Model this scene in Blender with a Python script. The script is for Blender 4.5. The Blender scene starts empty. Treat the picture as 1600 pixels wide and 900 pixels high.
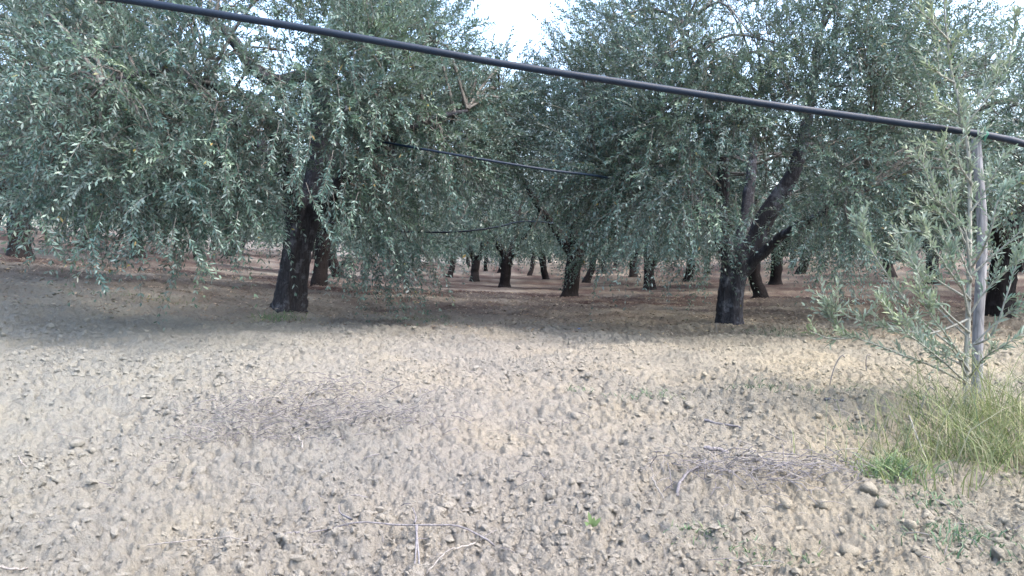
import bpy, math
import numpy as np
from mathutils import Vector

# ------------------------------------------------------------------ camera, sky, sun, exposure
sc = bpy.context.scene
FPX = 1186.0                      # focal length in pixels of the 1600 px wide photograph
CAM_Z = 1.35
PITCH = math.atan(50 / FPX)
cam_d = bpy.data.cameras.new('camera')
cam = bpy.data.objects.new('camera', cam_d)
sc.collection.objects.link(cam)
cam.location = (0, 0, CAM_Z)
cam.rotation_euler = (math.pi / 2 - PITCH, 0, 0)
cam_d.sensor_width = 36
cam_d.lens = FPX / 1600 * 36
cam_d.clip_start = 0.05
cam_d.clip_end = 3000
sc.camera = cam

SUN_EL, SUN_AZ = math.radians(58), math.radians(112)   # azimuth clockwise from +Y (view direction)
world = bpy.data.worlds.new('World')
sc.world = world
world.use_nodes = True
wn = world.node_tree
bg = wn.nodes['Background']
sky = wn.nodes.new('ShaderNodeTexSky')
sky.sky_type = 'NISHITA'
sky.sun_disc = False
sky.sun_elevation = SUN_EL
sky.sun_rotation = SUN_AZ
sky.dust_density = 4.0
sky.air_density = 1.0
sky.ozone_density = 1.5
wn.links.new(sky.outputs[0], bg.inputs[0])
bg.inputs[1].default_value = 0.15

sl = bpy.data.lights.new('sun', 'SUN')
sl.energy = 0.5
sl.angle = math.radians(60)
sl.color = (1.0, 0.98, 0.96)
sun = bpy.data.objects.new('sun', sl)
sc.collection.objects.link(sun)
sd = Vector((math.sin(SUN_AZ) * math.cos(SUN_EL), math.cos(SUN_AZ) * math.cos(SUN_EL), math.sin(SUN_EL)))
sun.rotation_euler = (-sd).to_track_quat('-Z', 'Y').to_euler()

sc.view_settings.view_transform = 'Standard'
sc.view_settings.look = 'None'
sc.view_settings.gamma = 1.0
sc.view_settings.exposure = 2.55
sc.render.engine = 'CYCLES'
sc.cycles.max_bounces = 5
sc.cycles.diffuse_bounces = 3
sc.cycles.glossy_bounces = 2
sc.cycles.transmission_bounces = 3
sc.cycles.transparent_max_bounces = 4

# ------------------------------------------------------------------ helpers
RNG = np.random.default_rng(7)
COL = sc.collection

def P(px, py, d):
    """photograph pixel + forward distance -> world point"""
    u, v = (px - 800) / FPX, (450 - py) / FPX
    y = math.cos(PITCH) + v * math.sin(PITCH)
    z = -math.sin(PITCH) + v * math.cos(PITCH)
    return np.array([u / y * d, d, CAM_Z + z / y * d])

def nrm(a):
    return a / np.maximum(np.linalg.norm(a, axis=-1, keepdims=True), 1e-9)

class MB:
    """collects vertex blocks, quads and triangles; build() links ONE mesh object"""
    def __init__(s):
        s.v, s.q, s.t, s.qm, s.tm, s.a, s.n = [], [], [], [], [], [], 0
    def add(s, v, quads=None, tris=None, mat=0, tint=None):
        v = np.asarray(v, dtype=np.float64).reshape(-1, 3)
        if quads is not None and len(quads):
            s.q.append(np.asarray(quads, dtype=np.int64) + s.n); s.qm.append(np.full(len(quads), mat))
        if tris is not None and len(tris):
            s.t.append(np.asarray(tris, dtype=np.int64) + s.n); s.tm.append(np.full(len(tris), mat))
        s.v.append(v)
        s.a.append(np.zeros(len(v)) if tint is None else np.broadcast_to(tint, (len(v),)))
        s.n += len(v)
    def mesh(s, name, mats, smooth=True):
        me = bpy.data.meshes.new(name)
        v = np.concatenate(s.v)
        q = np.concatenate(s.q) if s.q else np.zeros((0, 4), int)
        t = np.concatenate(s.t) if s.t else np.zeros((0, 3), int)
        me.vertices.add(len(v)); me.vertices.foreach_set('co', v.astype(np.float32).ravel())
        li = np.concatenate([q.ravel(), t.ravel()]).astype(np.int32)
        me.loops.add(len(li)); me.loops.foreach_set('vertex_index', li)
        nf = len(q) + len(t)
        st = np.concatenate([np.arange(len(q)) * 4, len(q) * 4 + np.arange(len(t)) * 3]).astype(np.int32)
        me.polygons.add(nf); me.polygons.foreach_set('loop_start', st)
        mi = np.concatenate(s.qm + s.tm).astype(np.int32)
        me.polygons.foreach_set('material_index', mi)
        me.polygons.foreach_set('use_smooth', np.full(nf, smooth))
        at = me.attributes.new('tint', 'FLOAT', 'POINT')
        at.data.foreach_set('value', np.concatenate(s.a).astype(np.float32))
        for m in (mats if isinstance(mats, (list, tuple)) else [mats]):
            me.materials.append(m)
        me.update(calc_edges=True)
        return me
    def build(s, name, mats, parent=None, smooth=True):
        return link(name, s.mesh(name, mats, smooth), parent)

class Leafy:
    """routes leaves (material 0) and wood (material 1) to two meshes: a part and its sub-part"""
    def __init__(s): s.m = (MB(), MB())
    def add(s, v, quads=None, tris=None, mat=0, tint=None): s.m[mat].add(v, quads, tris, 0, tint)
    def build(s, names, mats, parent, leaf_first):
        i, j = (0, 1) if leaf_first else (1, 0)
        o = s.m[i].build(names[0], mats[i], parent)
        if s.m[j].n:
            c = s.m[j].build(names[1], mats[j]); c.parent = o; c['kind'] = 'stuff'
            if leaf_first: o['kind'] = 'stuff'
        return o

def link(name, data, parent=None):
    o = bpy.data.objects.new(name, data)
    COL.objects.link(o)
    if parent is not None:
        o.parent = parent
        o.matrix_parent_inverse = parent.matrix_basis.inverted()
    return o

def empty(name, loc, rz=0, s=1.0):
    o = bpy.data.objects.new(name, None)
    o.empty_display_size = 0.2
    COL.objects.link(o)
    o.location = loc; o.rotation_euler = (0, 0, rz); o.scale = (s, s, s)
    return o

def tag(o, label=None, cat=None, group=None, kind=None):
    if label: o['label'] = label
    if cat: o['category'] = cat
    if group: o['group'] = group
    if kind: o['kind'] = kind
    return o

def fnoise(n, beta, seed):
    """periodic fractal noise tile, unit variance"""
    r = np.random.default_rng(seed)
    f = np.fft.fftfreq(n) * n
    k = np.sqrt(f[:, None] ** 2 + f[None, :] ** 2); k[0, 0] = 1
    s = np.fft.fft2(r.normal(size=(n, n))) * k ** (-beta)
    s[0, 0] = 0
    o = np.real(np.fft.ifft2(s))
    return o / o.std()

def samp(tile, size, x, y):
    """bilinear periodic sampling of a tile that spans `size` metres"""
    n = tile.shape[0]
    u, v = np.mod(x / size, 1) * n, np.mod(y / size, 1) * n
    i, j = np.floor(u).astype(int) % n, np.floor(v).astype(int) % n
    fu, fv = u - np.floor(u), v - np.floor(v)
    i1, j1 = (i + 1) % n, (j + 1) % n
    return (tile[i, j] * (1 - fu) * (1 - fv) + tile[i1, j] * fu * (1 - fv)
            + tile[i, j1] * (1 - fu) * fv + tile[i1, j1] * fu * fv)

def smooth(a, b, x):
    t = np.clip((x - a) / (b - a), 0, 1)
    return t * t * (3 - 2 * t)

def spline(pts, n):
    """Catmull-Rom through rows of pts (any columns)"""
    p = np.asarray(pts, float)
    p = np.vstack([2 * p[0] - p[1], p, 2 * p[-1] - p[-2]])
    m = len(p) - 3
    t = np.linspace(0, m, n)
    i = np.minimum(t.astype(int), m - 1)
    f = (t - i)[:, None]
    a, b, c, d = p[i], p[i + 1], p[i + 2], p[i + 3]
    return 0.5 * (2 * b + (c - a) * f + (2 * a - 5 * b + 4 * c - d) * f ** 2 + (3 * b - a - 3 * c + d) * f ** 3)

def tube(mb, path, rad, sides=8, mat=0, tint=0.0, rough=0.0, lobes=None, rng=RNG, capend=True):
    path = np.asarray(path, float); n = len(path)
    rad = np.broadcast_to(np.asarray(rad, float), (n,))
    tan = nrm(np.gradient(path, axis=0))
    ref = np.array([0.3, 1.0, 0.2]) if abs(tan[0][2]) > 0.5 else np.array([0, 0, 1.0])
    b1 = nrm(np.cross(tan, ref)); b2 = np.cross(tan, b1)
    th = np.arange(sides) / sides * 2 * math.pi
    R = np.repeat(rad[:, None], sides, 1)
    if lobes is not None:
        R = R * lobes(th[None, :], np.linspace(0, 1, n)[:, None])
    if rough:
        nz = rng.normal(size=(n, sides))
        nz = nz * 0.5 + 0.25 * (np.roll(nz, 1, 1) + np.roll(nz, -1, 1))
        lon = rng.normal(size=(1, sides)) * 0.7          # long vertical ridges
        R = R * (1 + rough * (nz * 0.6 + lon))
    v = path[:, None, :] + R[..., None] * (np.cos(th)[None, :, None] * b1[:, None, :] + np.sin(th)[None, :, None] * b2[:, None, :])
    v = v.reshape(-1, 3)
    i = np.arange(n - 1)[:, None] * sides; k = np.arange(sides)[None, :]; k1 = (k + 1) % sides
    q = np.stack([i + k, i + k1, i + sides + k1, i + sides + k], -1).reshape(-1, 4)
    tr = []
    if capend:
        v = np.vstack([v, path[-1] + tan[-1] * rad[-1] * 0.3])
        e = (n - 1) * sides
        tr = np.stack([e + np.arange(sides), e + (np.arange(sides) + 1) % sides, np.full(sides, n * sides)], -1)
    mb.add(v, q, tr, mat, tint)

# ------------------------------------------------------------------ materials
def new_mat(name):
    m = bpy.data.materials.new(name); m.use_nodes = True
    nt = m.node_tree
    return m, nt, nt.nodes['Principled BSDF']

def nd(nt, typ, **kw):
    n = nt.nodes.new(typ)
    for k, v in kw.items():
        if k.startswith('i_'):
            n.inputs[k[2:].replace('_', ' ')].default_value = v
        else:
            setattr(n, k, v)
    return n

def ramp(nt, fac, stops):
    r = nt.nodes.new('ShaderNodeValToRGB')
    e = r.color_ramp.elements
    while len(e) < len(stops): e.new(0.5)
    for el, (p, c) in zip(e, stops):
        el.position = p; el.color = (*c, 1)
    nt.links.new(fac, r.inputs[0])
    return r.outputs[0]

def mix(nt, fac, a, b, mode='MIX'):
    m = nt.nodes.new('ShaderNodeMix'); m.data_type = 'RGBA'; m.blend_type = mode
    for s, v in ((0, fac), (6, a), (7, b)):
        if isinstance(v, (int, float)): m.inputs[s].default_value = v
        elif isinstance(v, tuple): m.inputs[s].default_value = (*v, 1)
        else: nt.links.new(v, m.inputs[s])
    return m.outputs[2]

def noise(nt, scale, detail=4, rough=0.6, vec=None):
    n = nd(nt, 'ShaderNodeTexNoise', i_Scale=scale, i_Detail=detail, i_Roughness=rough)
    if vec is not None: nt.links.new(vec, n.inputs['Vector'])
    return n.outputs[0]

def bump(nt, h, strength, dist, prev=None):
    b = nd(nt, 'ShaderNodeBump', i_Strength=strength, i_Distance=dist)
    nt.links.new(h, b.inputs['Height'])
    if prev is not None: nt.links.new(prev, b.inputs['Normal'])
    return b.outputs[0]

def leaf_material(name, stops, under, trans=0.25, rough=0.45):
    m, nt, p = new_mat(name)
    at = nd(nt, 'ShaderNodeAttribute', attribute_name='tint')
    top = ramp(nt, at.outputs['Fac'], stops)
    tco = nd(nt, 'ShaderNodeTexCoord')
    hv = noise(nt, 1.3, 3, 0.6, tco.outputs['Object'])
    top = mix(nt, 1.0, top, ramp(nt, hv, [(0.33, (0.86, 1.0, 1.10)), (0.5, (1, 1, 1)), (0.68, (1.14, 1.10, 0.80))]), 'MULTIPLY')
    ge = nd(nt, 'ShaderNodeNewGeometry')
    c = mix(nt, ge.outputs['Backfacing'], top, mix(nt, 0.35, under, top))
    nt.links.new(c, p.inputs['Base Color'])
    p.inputs['Roughness'].default_value = rough
    p.inputs['Specular IOR Level'].default_value = 0.4
    tr = nd(nt, 'ShaderNodeBsdfTranslucent')
    nt.links.new(mix(nt, 0.5, top, (0.11, 0.17, 0.075)), tr.inputs[0])
    ms = nd(nt, 'ShaderNodeMixShader'); ms.inputs[0].default_value = trans
    nt.links.new(p.outputs[0], ms.inputs[1]); nt.links.new(tr.outputs[0], ms.inputs[2])
    nt.links.new(ms.outputs[0], nt.nodes['Material Output'].inputs[0])
    return m

OLIVE = [(0.0, (0.018, 0.035, 0.029)), (0.35, (0.050, 0.096, 0.077)), (0.7, (0.108, 0.172, 0.142)),
         (0.93, (0.175, 0.240, 0.205)), (0.96, (0.22, 0.19, 0.05)), (1.0, (0.24, 0.16, 0.06))]
M_LEAF = leaf_material('olive_leaf', OLIVE, (0.20, 0.245, 0.235), 0.22, 0.38)
M_YOUNG = leaf_material('young_olive_leaf', [(0.0, (0.11, 0.155, 0.105)), (0.5, (0.19, 0.24, 0.175)), (1.0, (0.28, 0.325, 0.25))],
                        (0.33, 0.37, 0.31), 0.3)
M_GRASS = leaf_material('grass_blade', [(0.0, (0.045, 0.078, 0.034)), (0.45, (0.10, 0.13, 0.055)), (0.75, (0.18, 0.18, 0.085)), (1.0, (0.28, 0.25, 0.16))],
                        (0.2, 0.24, 0.08), 0.3, 0.5)
M_WEED = leaf_material('weed_leaf', [(0.0, (0.05, 0.10, 0.055)), (0.6, (0.10, 0.17, 0.085)), (1.0, (0.20, 0.27, 0.11))], (0.14, 0.2, 0.12), 0.25, 0.5)

def bark_material(name, dark, mid, lichen, lam=0.35):
    m, nt, p = new_mat(name)
    tc = nd(nt, 'ShaderNodeTexCoord')
    mp = nd(nt, 'ShaderNodeMapping'); mp.inputs['Scale'].default_value = (1, 1, 0.16)
    nt.links.new(tc.outputs['Object'], mp.inputs[0])
    v = nd(nt, 'ShaderNodeTexVoronoi', feature='DISTANCE_TO_EDGE', i_Scale=26.0)
    n1 = noise(nt, 30, 5, 0.65, mp.outputs[0])
    wv = nd(nt, 'ShaderNodeVectorMath', operation='ADD'); 
    nt.links.new(mp.outputs[0], wv.inputs[0])
    n0 = nd(nt, 'ShaderNodeTexNoise', i_Scale=9.0); nt.links.new(mp.outputs[0], n0.inputs['Vector'])
    sc_ = nd(nt, 'ShaderNodeVectorMath', operation='SCALE'); sc_.inputs['Scale'].default_value = 0.08
    nt.links.new(n0.outputs['Color'], sc_.inputs[0]); nt.links.new(sc_.outputs[0], wv.inputs[1])
    nt.links.new(wv.outputs[0], v.inputs['Vector'])
    c = ramp(nt, n1, [(0.3, dark), (0.7, mid)])
    c = mix(nt, ramp(nt, v.outputs['Distance'], [(0.0, (.6, .6, .6)), (0.10, (0, 0, 0))]), c, tuple(x * 0.6 for x in dark))
    n2 = noise(nt, 6, 6, 0.7, tc.outputs['Object'])
    lf = ramp(nt, n2, [(0.52, (0, 0, 0)), (0.66, (lam, lam, lam))])
    c = mix(nt, lf, c, lichen)
    nt.links.new(c, p.inputs['Base Color'])
    p.inputs['Roughness'].default_value = 0.9
    p.inputs['Specular IOR Level'].default_value = 0.2
    b = bump(nt, v.outputs['Distance'], 0.6, 0.015)
    b = bump(nt, n1, 0.7, 0.012, b)
    nt.links.new(b, p.inputs['Normal'])
    return m

M_BARK = bark_material('olive_bark', (0.020, 0.020, 0.023), (0.052, 0.052, 0.060), (0.14, 0.15, 0.175), 0.75)
M_BARK2 = bark_material('dark_olive_bark', (0.010, 0.008, 0.008), (0.021, 0.017, 0.017), (0.05, 0.05, 0.052), 0.3)
M_TWIG = bark_material('olive_twig', (0.09, 0.082, 0.072), (0.18, 0.17, 0.155), (0.20, 0.20, 0.19), 0.3)
M_YTWIG = bark_material('young_olive_twig', (0.20, 0.20, 0.175), (0.31, 0.31, 0.27), (0.32, 0.33, 0.29), 0.3)
M_POST = bark_material('weathered_post', (0.15, 0.15, 0.155), (0.25, 0.25, 0.26), (0.30, 0.30, 0.31), 0.4)
M_DRY = bark_material('dry_stalk', (0.17, 0.157, 0.143), (0.29, 0.27, 0.245), (0.32, 0.30, 0.28), 0.3)
M_DEAD = bark_material('dead_twig', (0.11, 0.103, 0.106), (0.22, 0.208, 0.214), (0.29, 0.28, 0.285), 0.4)

def soil_material(name, use_litter_shade, pale=1.0):
    m, nt, p = new_mat(name)
    tc = nd(nt, 'ShaderNodeTexCoord')
    ge = nd(nt, 'ShaderNodeNewGeometry')
    co = ge.outputs['Position']
    n1 = noise(nt, 1.1, 5, 0.6, co)
    n2 = noise(nt, 22, 6, 0.7, co)
    n3 = noise(nt, 140, 4, 0.7, co)
    c = ramp(nt, n1, [(0.33, (0.225, 0.221, 0.203)), (0.5, (0.262, 0.250, 0.222)), (0.68, (0.292, 0.271, 0.225))])
    sx = nd(nt, 'ShaderNodeSeparateXYZ'); nt.links.new(co, sx.inputs[0])
    # base colour runs from greyer uphill to yellower on the bank by the young tree
    xr = nd(nt, 'ShaderNodeMapRange'); xr.inputs[1].default_value = -3.0; xr.inputs[2].default_value = 2.5
    nt.links.new(sx.outputs[0], xr.inputs[0])
    c = mix(nt, 1.0, c, ramp(nt, xr.outputs[0], [(0.0, (0.93, 0.965, 0.965)), (0.5, (1.0, 0.975, 0.965)), (1.0, (1.09, 1.04, 0.91))]), 'MULTIPLY')
    c = mix(nt, 0.5, c, ramp(nt, n2, [(0.3, (0.72, 0.70, 0.67)), (0.62, (1.12, 1.12, 1.1))]), 'MULTIPLY')
    c = mix(nt, 0.35, c, ramp(nt, n3, [(0.3, (0.7, 0.7, 0.7)), (0.7, (1.2, 1.2, 1.2))]), 'MULTIPLY')
    if use_litter_shade:
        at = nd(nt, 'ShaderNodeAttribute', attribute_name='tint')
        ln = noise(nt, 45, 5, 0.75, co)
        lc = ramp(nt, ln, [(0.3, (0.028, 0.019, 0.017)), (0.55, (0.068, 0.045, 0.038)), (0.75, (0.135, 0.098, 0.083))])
        c = mix(nt, at.outputs['Fac'], c, lc)  # brown litter, darkened in colour for the shade under the trees
    if pale != 1.0:
        c = mix(nt, 1.0, c, (pale, pale, pale), 'MULTIPLY')      # dried clods paler, lightened further in colour to offset their shaded sides
    nt.links.new(c, p.inputs['Base Color'])
    p.inputs['Roughness'].default_value = 0.95
    p.inputs['Specular IOR Level'].default_value = 0.1
    b = bump(nt, noise(nt, 55, 6, 0.75, co), 1.0, 0.03)
    b = bump(nt, n3, 0.5, 0.006, b)
    nt.links.new(b, p.inputs['Normal'])
    return m

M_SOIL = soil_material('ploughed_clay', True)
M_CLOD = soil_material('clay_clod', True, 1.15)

def plain(name, col, rough=0.5, spec=0.5, bscale=None, bs=0.3):
    m, nt, p = new_mat(name)
    tc = nd(nt, 'ShaderNodeTexCoord')
    n = noise(nt, 14, 5, 0.65, tc.outputs['Object'])
    c = mix(nt, 1.0, col, ramp(nt, n, [(0.3, (0.75, 0.75, 0.75)), (0.7, (1.2, 1.2, 1.2))]), 'MULTIPLY')
    nt.links.new(c, p.inputs['Base Color'])
    rr = nd(nt, 'ShaderNodeMapRange'); nt.links.new(n, rr.inputs[0])
    rr.inputs[3].default_value = rough - 0.12; rr.inputs[4].default_value = rough + 0.15
    nt.links.new(rr.outputs[0], p.inputs['Roughness'])
    p.inputs['Specular IOR Level'].default_value = spec
    if bscale:
        nt.links.new(bump(nt, noise(nt, bscale, 3, 0.6, tc.outputs['Object']), bs, 0.003), p.inputs['Normal'])
    return m

M_PIPE = plain('black_polyethylene', (0.002, 0.010, 0.024), 0.5, 0.3, 60, 0.15)
M_TIE = plain('green_twine', (0.06, 0.20, 0.14), 0.6)
M_BLUE = plain('blue_plastic', (0.10, 0.15, 0.30), 0.5)
M_CUT = plain('cut_wood', (0.42, 0.30, 0.19), 0.85, 0.2, 80)

# ------------------------------------------------------------------ terrain
TRUNKS = {  # px, py of the foot, forward distance
    'L': (450, 484, 11.0), 'R': (1141, 508, 11.0), 'RR': (1560, 496, 13.0), 'LL': (-170, 425, 10.6),
}
MID = [(30, 404, 17.5), (500, 447, 16.6), (890, 464, 17.5), (1187, 468, 17.5),
       (217, 403, 24), (527, 433, 24), (788, 451, 24), (1015, 452, 24), (1212, 446, 24),
       (310, 404, 30), (742, 439, 30), (917, 443, 30), (1075, 438, 30),
       (360, 401, 36), (703, 433, 36), (853, 436, 36), (990, 432, 36), (828, 431, 42), (640, 428, 42), (1105, 428, 42)]
ctrl = [P(*t) for t in TRUNKS.values()] + [P(*t) for t in MID]
def C(x, y, z): ctrl.append(np.array([x, y, z + CAM_Z]))
for x in (-3, 0, 3): C(x, 2.95, -1.25 + 0.012 * -x)
for x in (-8, 0, 8): C(x, -6, -1.45)
for x in (-3, 0): C(x, 5.4, -1.02 + 0.02 * -x)
C(3.3, 5.4, -1.05); C(-7, 6, -0.75); C(8, 6, -1.1); C(0, 8.2, -0.95); C(-3.5, 8.5, -0.84); C(3.5, 8.5, -1.0); C(14, 14, -1.1); C(-16, 10, 0.1)
C(0, 60, -1.06); C(-34, 50, 1.9); C(25, 60, -0.1); C(0, 120, -0.4); C(-80, 110, 5); C(80, 110, 4); C(18, 30, -0.75)
ctrl = np.array(ctrl)
def _U(r2): return 0.5 * r2 * np.log(np.maximum(r2, 1e-9))
_n = len(ctrl)
_K = _U(((ctrl[:, None, :2] - ctrl[None, :, :2]) ** 2).sum(-1)) + np.eye(_n) * 0.4
_Pm = np.hstack([np.ones((_n, 1)), ctrl[:, :2]])
_W = np.linalg.solve(np.block([[_K, _Pm], [_Pm.T, np.zeros((3, 3))]]), np.concatenate([ctrl[:, 2], np.zeros(3)]))
LOW = fnoise(256, 1.6, 3)
def ground_low(x, y):
    x = np.asarray(x, float); y = np.asarray(y, float)
    r = np.hypot(x, y); k = np.minimum(1, 125 / np.maximum(r, 1e-6))
    xx, yy = (x * k).ravel(), (np.maximum(y * k, -12)).ravel()
    z = _W[_n] + _W[_n + 1] * xx + _W[_n + 2] * yy
    for i in range(_n):
        z = z + _W[i] * _U((xx - ctrl[i, 0]) ** 2 + (yy - ctrl[i, 1]) ** 2)
    z = z.reshape(x.shape) + 9 * smooth(130, 420, r)
    return z + 0.022 * samp(LOW, 9.0, x, y)

# clods as a height field: domes of several sizes with ragged outlines, tiled with unequal periods
def clod_tile(n, size, count, r0, r1, seed):
    r = np.random.default_rng(seed)
    h = np.zeros((n, n)); px = size / n
    w1, w2 = fnoise(n, 1.5, seed + 1) * 0.16, fnoise(n, 1.5, seed + 2) * 0.16
    rag = fnoise(n, 1.2, seed + 5)
    for k in range(count):
        rad = r0 + (r1 - r0) * r.random() ** 2.2
        cx, cy = r.random(2) * n; m = int(rad * 1.7 / px) + 2
        ii = np.arange(int(cx) - m, int(cx) + m + 1); jj = np.arange(int(cy) - m, int(cy) + m + 1)
        I, J = np.meshgrid(ii, jj, indexing='ij'); Im, Jm = I % n, J % n
        dx, dy = (I - cx) * px / rad + w1[Im, Jm] * 1.6, (J - cy) * px / rad + w2[Im, Jm] * 1.6
        a = r.random() * 6.28; e = 0.65 + 0.5 * r.random()
        ux, uy = (dx * math.cos(a) + dy * math.sin(a)) / e, (-dx * math.sin(a) + dy * math.cos(a)) * e
        q = np.sqrt(ux ** 2 + uy ** 2)
        dome = rad * (0.6 + 0.6 * r.random()) * np.clip(1 - np.maximum(q - 0.3, 0) ** 2 / 0.49, 0, 1) ** 0.5
        dome = dome * (1 + 0.3 * ux * (r.random() - 0.5)) * (1 + 0.10 * rag[Im, Jm])
        h[Im, Jm] = np.maximum(h[Im, Jm], dome)
    return h
T1 = clod_tile(768, 3.7, 6500, 0.013, 0.040, 11)
T2 = clod_tile(640, 2.3, 5200, 0.009, 0.022, 12)
FINE = fnoise(512, 1.0, 21)
PATCH = fnoise(256, 1.8, 22)

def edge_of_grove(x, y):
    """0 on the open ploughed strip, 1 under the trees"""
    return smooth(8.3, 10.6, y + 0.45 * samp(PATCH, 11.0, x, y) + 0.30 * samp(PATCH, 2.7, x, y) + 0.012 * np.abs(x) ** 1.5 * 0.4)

def relief(x, y):
    e = edge_of_grove(x, y)
    pat = np.clip(0.95 + 0.3 * samp(PATCH, 5.3, x + 3, y), 0.45, 1.6)
    c, s = math.cos(0.6), math.sin(0.6)
    a = samp(T1, 3.7, x, y)
    b = samp(T2, 2.3, x * c - y * s, x * s + y * c)
    z = (np.maximum(a * pat, b * 1.15) + 0.25 * b) * (1 - 0.3 * e)
    z = z + 0.009 * samp(FINE, 1.9, x, y) + 0.016 * samp(PATCH, 1.3, x, y)
    far = 1 - smooth(14, 30, np.hypot(x, y))
    return 0.88 * z * far

def ground_z(x, y):
    return ground_low(x, y) + relief(np.asarray(x, float), np.asarray(y, float))

ang = np.concatenate([np.linspace(-180, -60, 14)[:-1], np.linspace(-60, -38, 14)[:-1], np.linspace(-38, 38, 720),
                      np.linspace(38, 60, 14)[1:], np.linspace(60, 180, 14)[1:-1]])
rad = np.concatenate([np.geomspace(0.25, 2.5, 14)[:-1], np.geomspace(2.5, 10.2, 385)[:-1], np.geomspace(10.2, 16, 74)[:-1], np.geomspace(16, 30, 24)[:-1], np.geomspace(30, 900, 34)])
A_, R_ = np.meshgrid(np.radians(ang), rad, indexing='ij')
gx, gy = R_ * np.sin(A_), R_ * np.cos(A_)
gz_ = ground_z(gx, gy)
mb = MB()
na, nr = gx.shape
i = np.arange(na)[:, None]; j = np.arange(nr - 1)[None, :]
q = np.stack([i * nr + j + 0 * i, i * nr + j + 1, ((i + 1) % na) * nr + j + 1, ((i + 1) % na) * nr + j], -1).reshape(-1, 4)
def litter_shade_at(x, y):
    return edge_of_grove(x, y) * (0.14 + 0.68 * smooth(9.6, 15.5, y) + 0.12 * samp(PATCH, 6.1, x, y) + 0.10 * samp(PATCH, 1.7, x, y))  # leaf litter and grove shade, both put into the soil colour
gt = litter_shade_at(gx, gy)
# ploughed open ground beyond the last rows: less litter and shade tint
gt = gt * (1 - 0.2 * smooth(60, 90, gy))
# litter and painted tree shade go into the vertex tint
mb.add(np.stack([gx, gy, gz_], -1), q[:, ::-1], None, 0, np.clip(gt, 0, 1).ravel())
ctr = len(mb.v[0])
mb.add(np.array([[0, 0, float(ground_z(0.0, 0.0))]]), None,
       np.stack([np.arange(na) * nr - ctr, ((np.arange(na) + 1) % na) * nr - ctr, np.zeros(na, int)], -1))
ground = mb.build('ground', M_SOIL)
tag(ground, kind='structure')

# ------------------------------------------------------------------ loose clods
def ico(sub):
    t = (1 + 5 ** .5) / 2
    v = [(-1, t, 0), (1, t, 0), (-1, -t, 0), (1, -t, 0), (0, -1, t), (0, 1, t), (0, -1, -t), (0, 1, -t), (t, 0, -1), (t, 0, 1), (-t, 0, -1), (-t, 0, 1)]
    f = [(0, 11, 5), (0, 5, 1), (0, 1, 7), (0, 7, 10), (0, 10, 11), (1, 5, 9), (5, 11, 4), (11, 10, 2), (10, 7, 6), (7, 1, 8), (3, 9, 4), (3, 4, 2), (3, 2, 6), (3, 6, 8), (3, 8, 9), (4, 9, 5), (2, 4, 11), (6, 2, 10), (8, 6, 7), (9, 8, 1)]
    v = [np.array(x) / math.hypot(1, t) for x in v]
    for _ in range(sub):
        cache, nf = {}, []
        def mid(a, b):
            k = (min(a, b), max(a, b))
            if k not in cache:
                m = v[a] + v[b]; v.append(m / np.linalg.norm(m)); cache[k] = len(v) - 1
            return cache[k]
        for a, b, c in f:
            x, y, z = mid(a, b), mid(b, c), mid(c, a)
            nf += [(a, x, z), (b, y, x), (c, z, y), (x, y, z)]
        f = nf
    return np.array(v), np.array(f)
IV0, IF0 = ico(0)
IV1, IF1 = ico(1)

def lump(iv, rng, amp):
    d = nrm(rng.normal(size=(7, 3)))
    s = 1 + amp * np.clip(iv @ d.T - 0.45, -0.2, 1).dot(rng.normal(size=7))[:, None] + rng.normal(size=(len(iv), 1)) * amp * 0.22
    # flat broken facets
    v = iv * s
    for k in range(4):
        n = nrm(rng.normal(size=3)); h = 0.62 + 0.25 * rng.random()
        over = np.maximum(v @ n - h, 0)
        v = v - over[:, None] * n[None, :]
    return v

def view_points(n, rng, d0, d1, power=1.0, half=0.74):
    """random ground points, denser near the strip's front edge"""
    u = rng.random(n)
    d = d0 * (d1 / d0) ** (u ** power)
    x = (rng.random(n) * 2 - 1) * half * d
    return x, d

r = np.random.default_rng(31)
variants = []
for k in range(9):
    m = MB(); m.add(lump(IV1, r, 0.34) * np.array([1, 0.85, 0.75]), None, IF1)
    variants.append(m.mesh('clod', M_CLOD, smooth=True))
# the clods large enough to tell apart: one object each, parts of the ground
x, y = view_points(300, r, 2.9, 9.6, 0.8)
# known large ones of the photograph, by place
known = [(285, 768, .045), (80, 508, .075), (95, 520, .06), (195, 512, .055), (300, 545, .05), (690, 803, .035), (950, 806, .04), (610, 716, .03), (25, 812, .045),
         (1360, 778, .06), (1285, 790, .06), (1450, 815, .05), (1060, 825, .04), (780, 850, .04), (1420, 835, .045), (1330, 860, .05), (1550, 830, .05), (880, 835, .03), (640, 700, .03),
         (455, 690, .035), (815, 860, .04), (1230, 795, .05), (1190, 800, .04), (1560, 870, .05), (1380, 800, .05), (120, 705, .05), (90, 760, .05), (900, 660, .05), (870, 662, .05), (845, 660, .045)]
for k, (px, py, rr) in enumerate(known):
    d = 6.0
    for _ in range(30):
        p = P(px, py, d); d = d * (CAM_Z - float(ground_low(p[0], d))) / max(CAM_Z - p[2], 1e-3) if p[2] < CAM_Z else d
        d = min(max(d, 2.5), 14)
    p = P(px, py, d); x[k], y[k] = p[0], p[1]
sz = 0.022 + 0.026 * r.random(300) ** 2
sz[:len(known)] = [k[2] for k in known]
cz = ground_z(x, y)
for k in range(300):
    o = link('clod', variants[k % 9], ground)
    s = sz[k] * 0.72
    o.location = (x[k], y[k], cz[k] + s * 0.2)
    o.rotation_euler = (r.normal() * 0.3, r.normal() * 0.3, r.random() * 6.28)
    o.scale = (s, s * (0.8 + 0.4 * r.random()), s)
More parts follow.
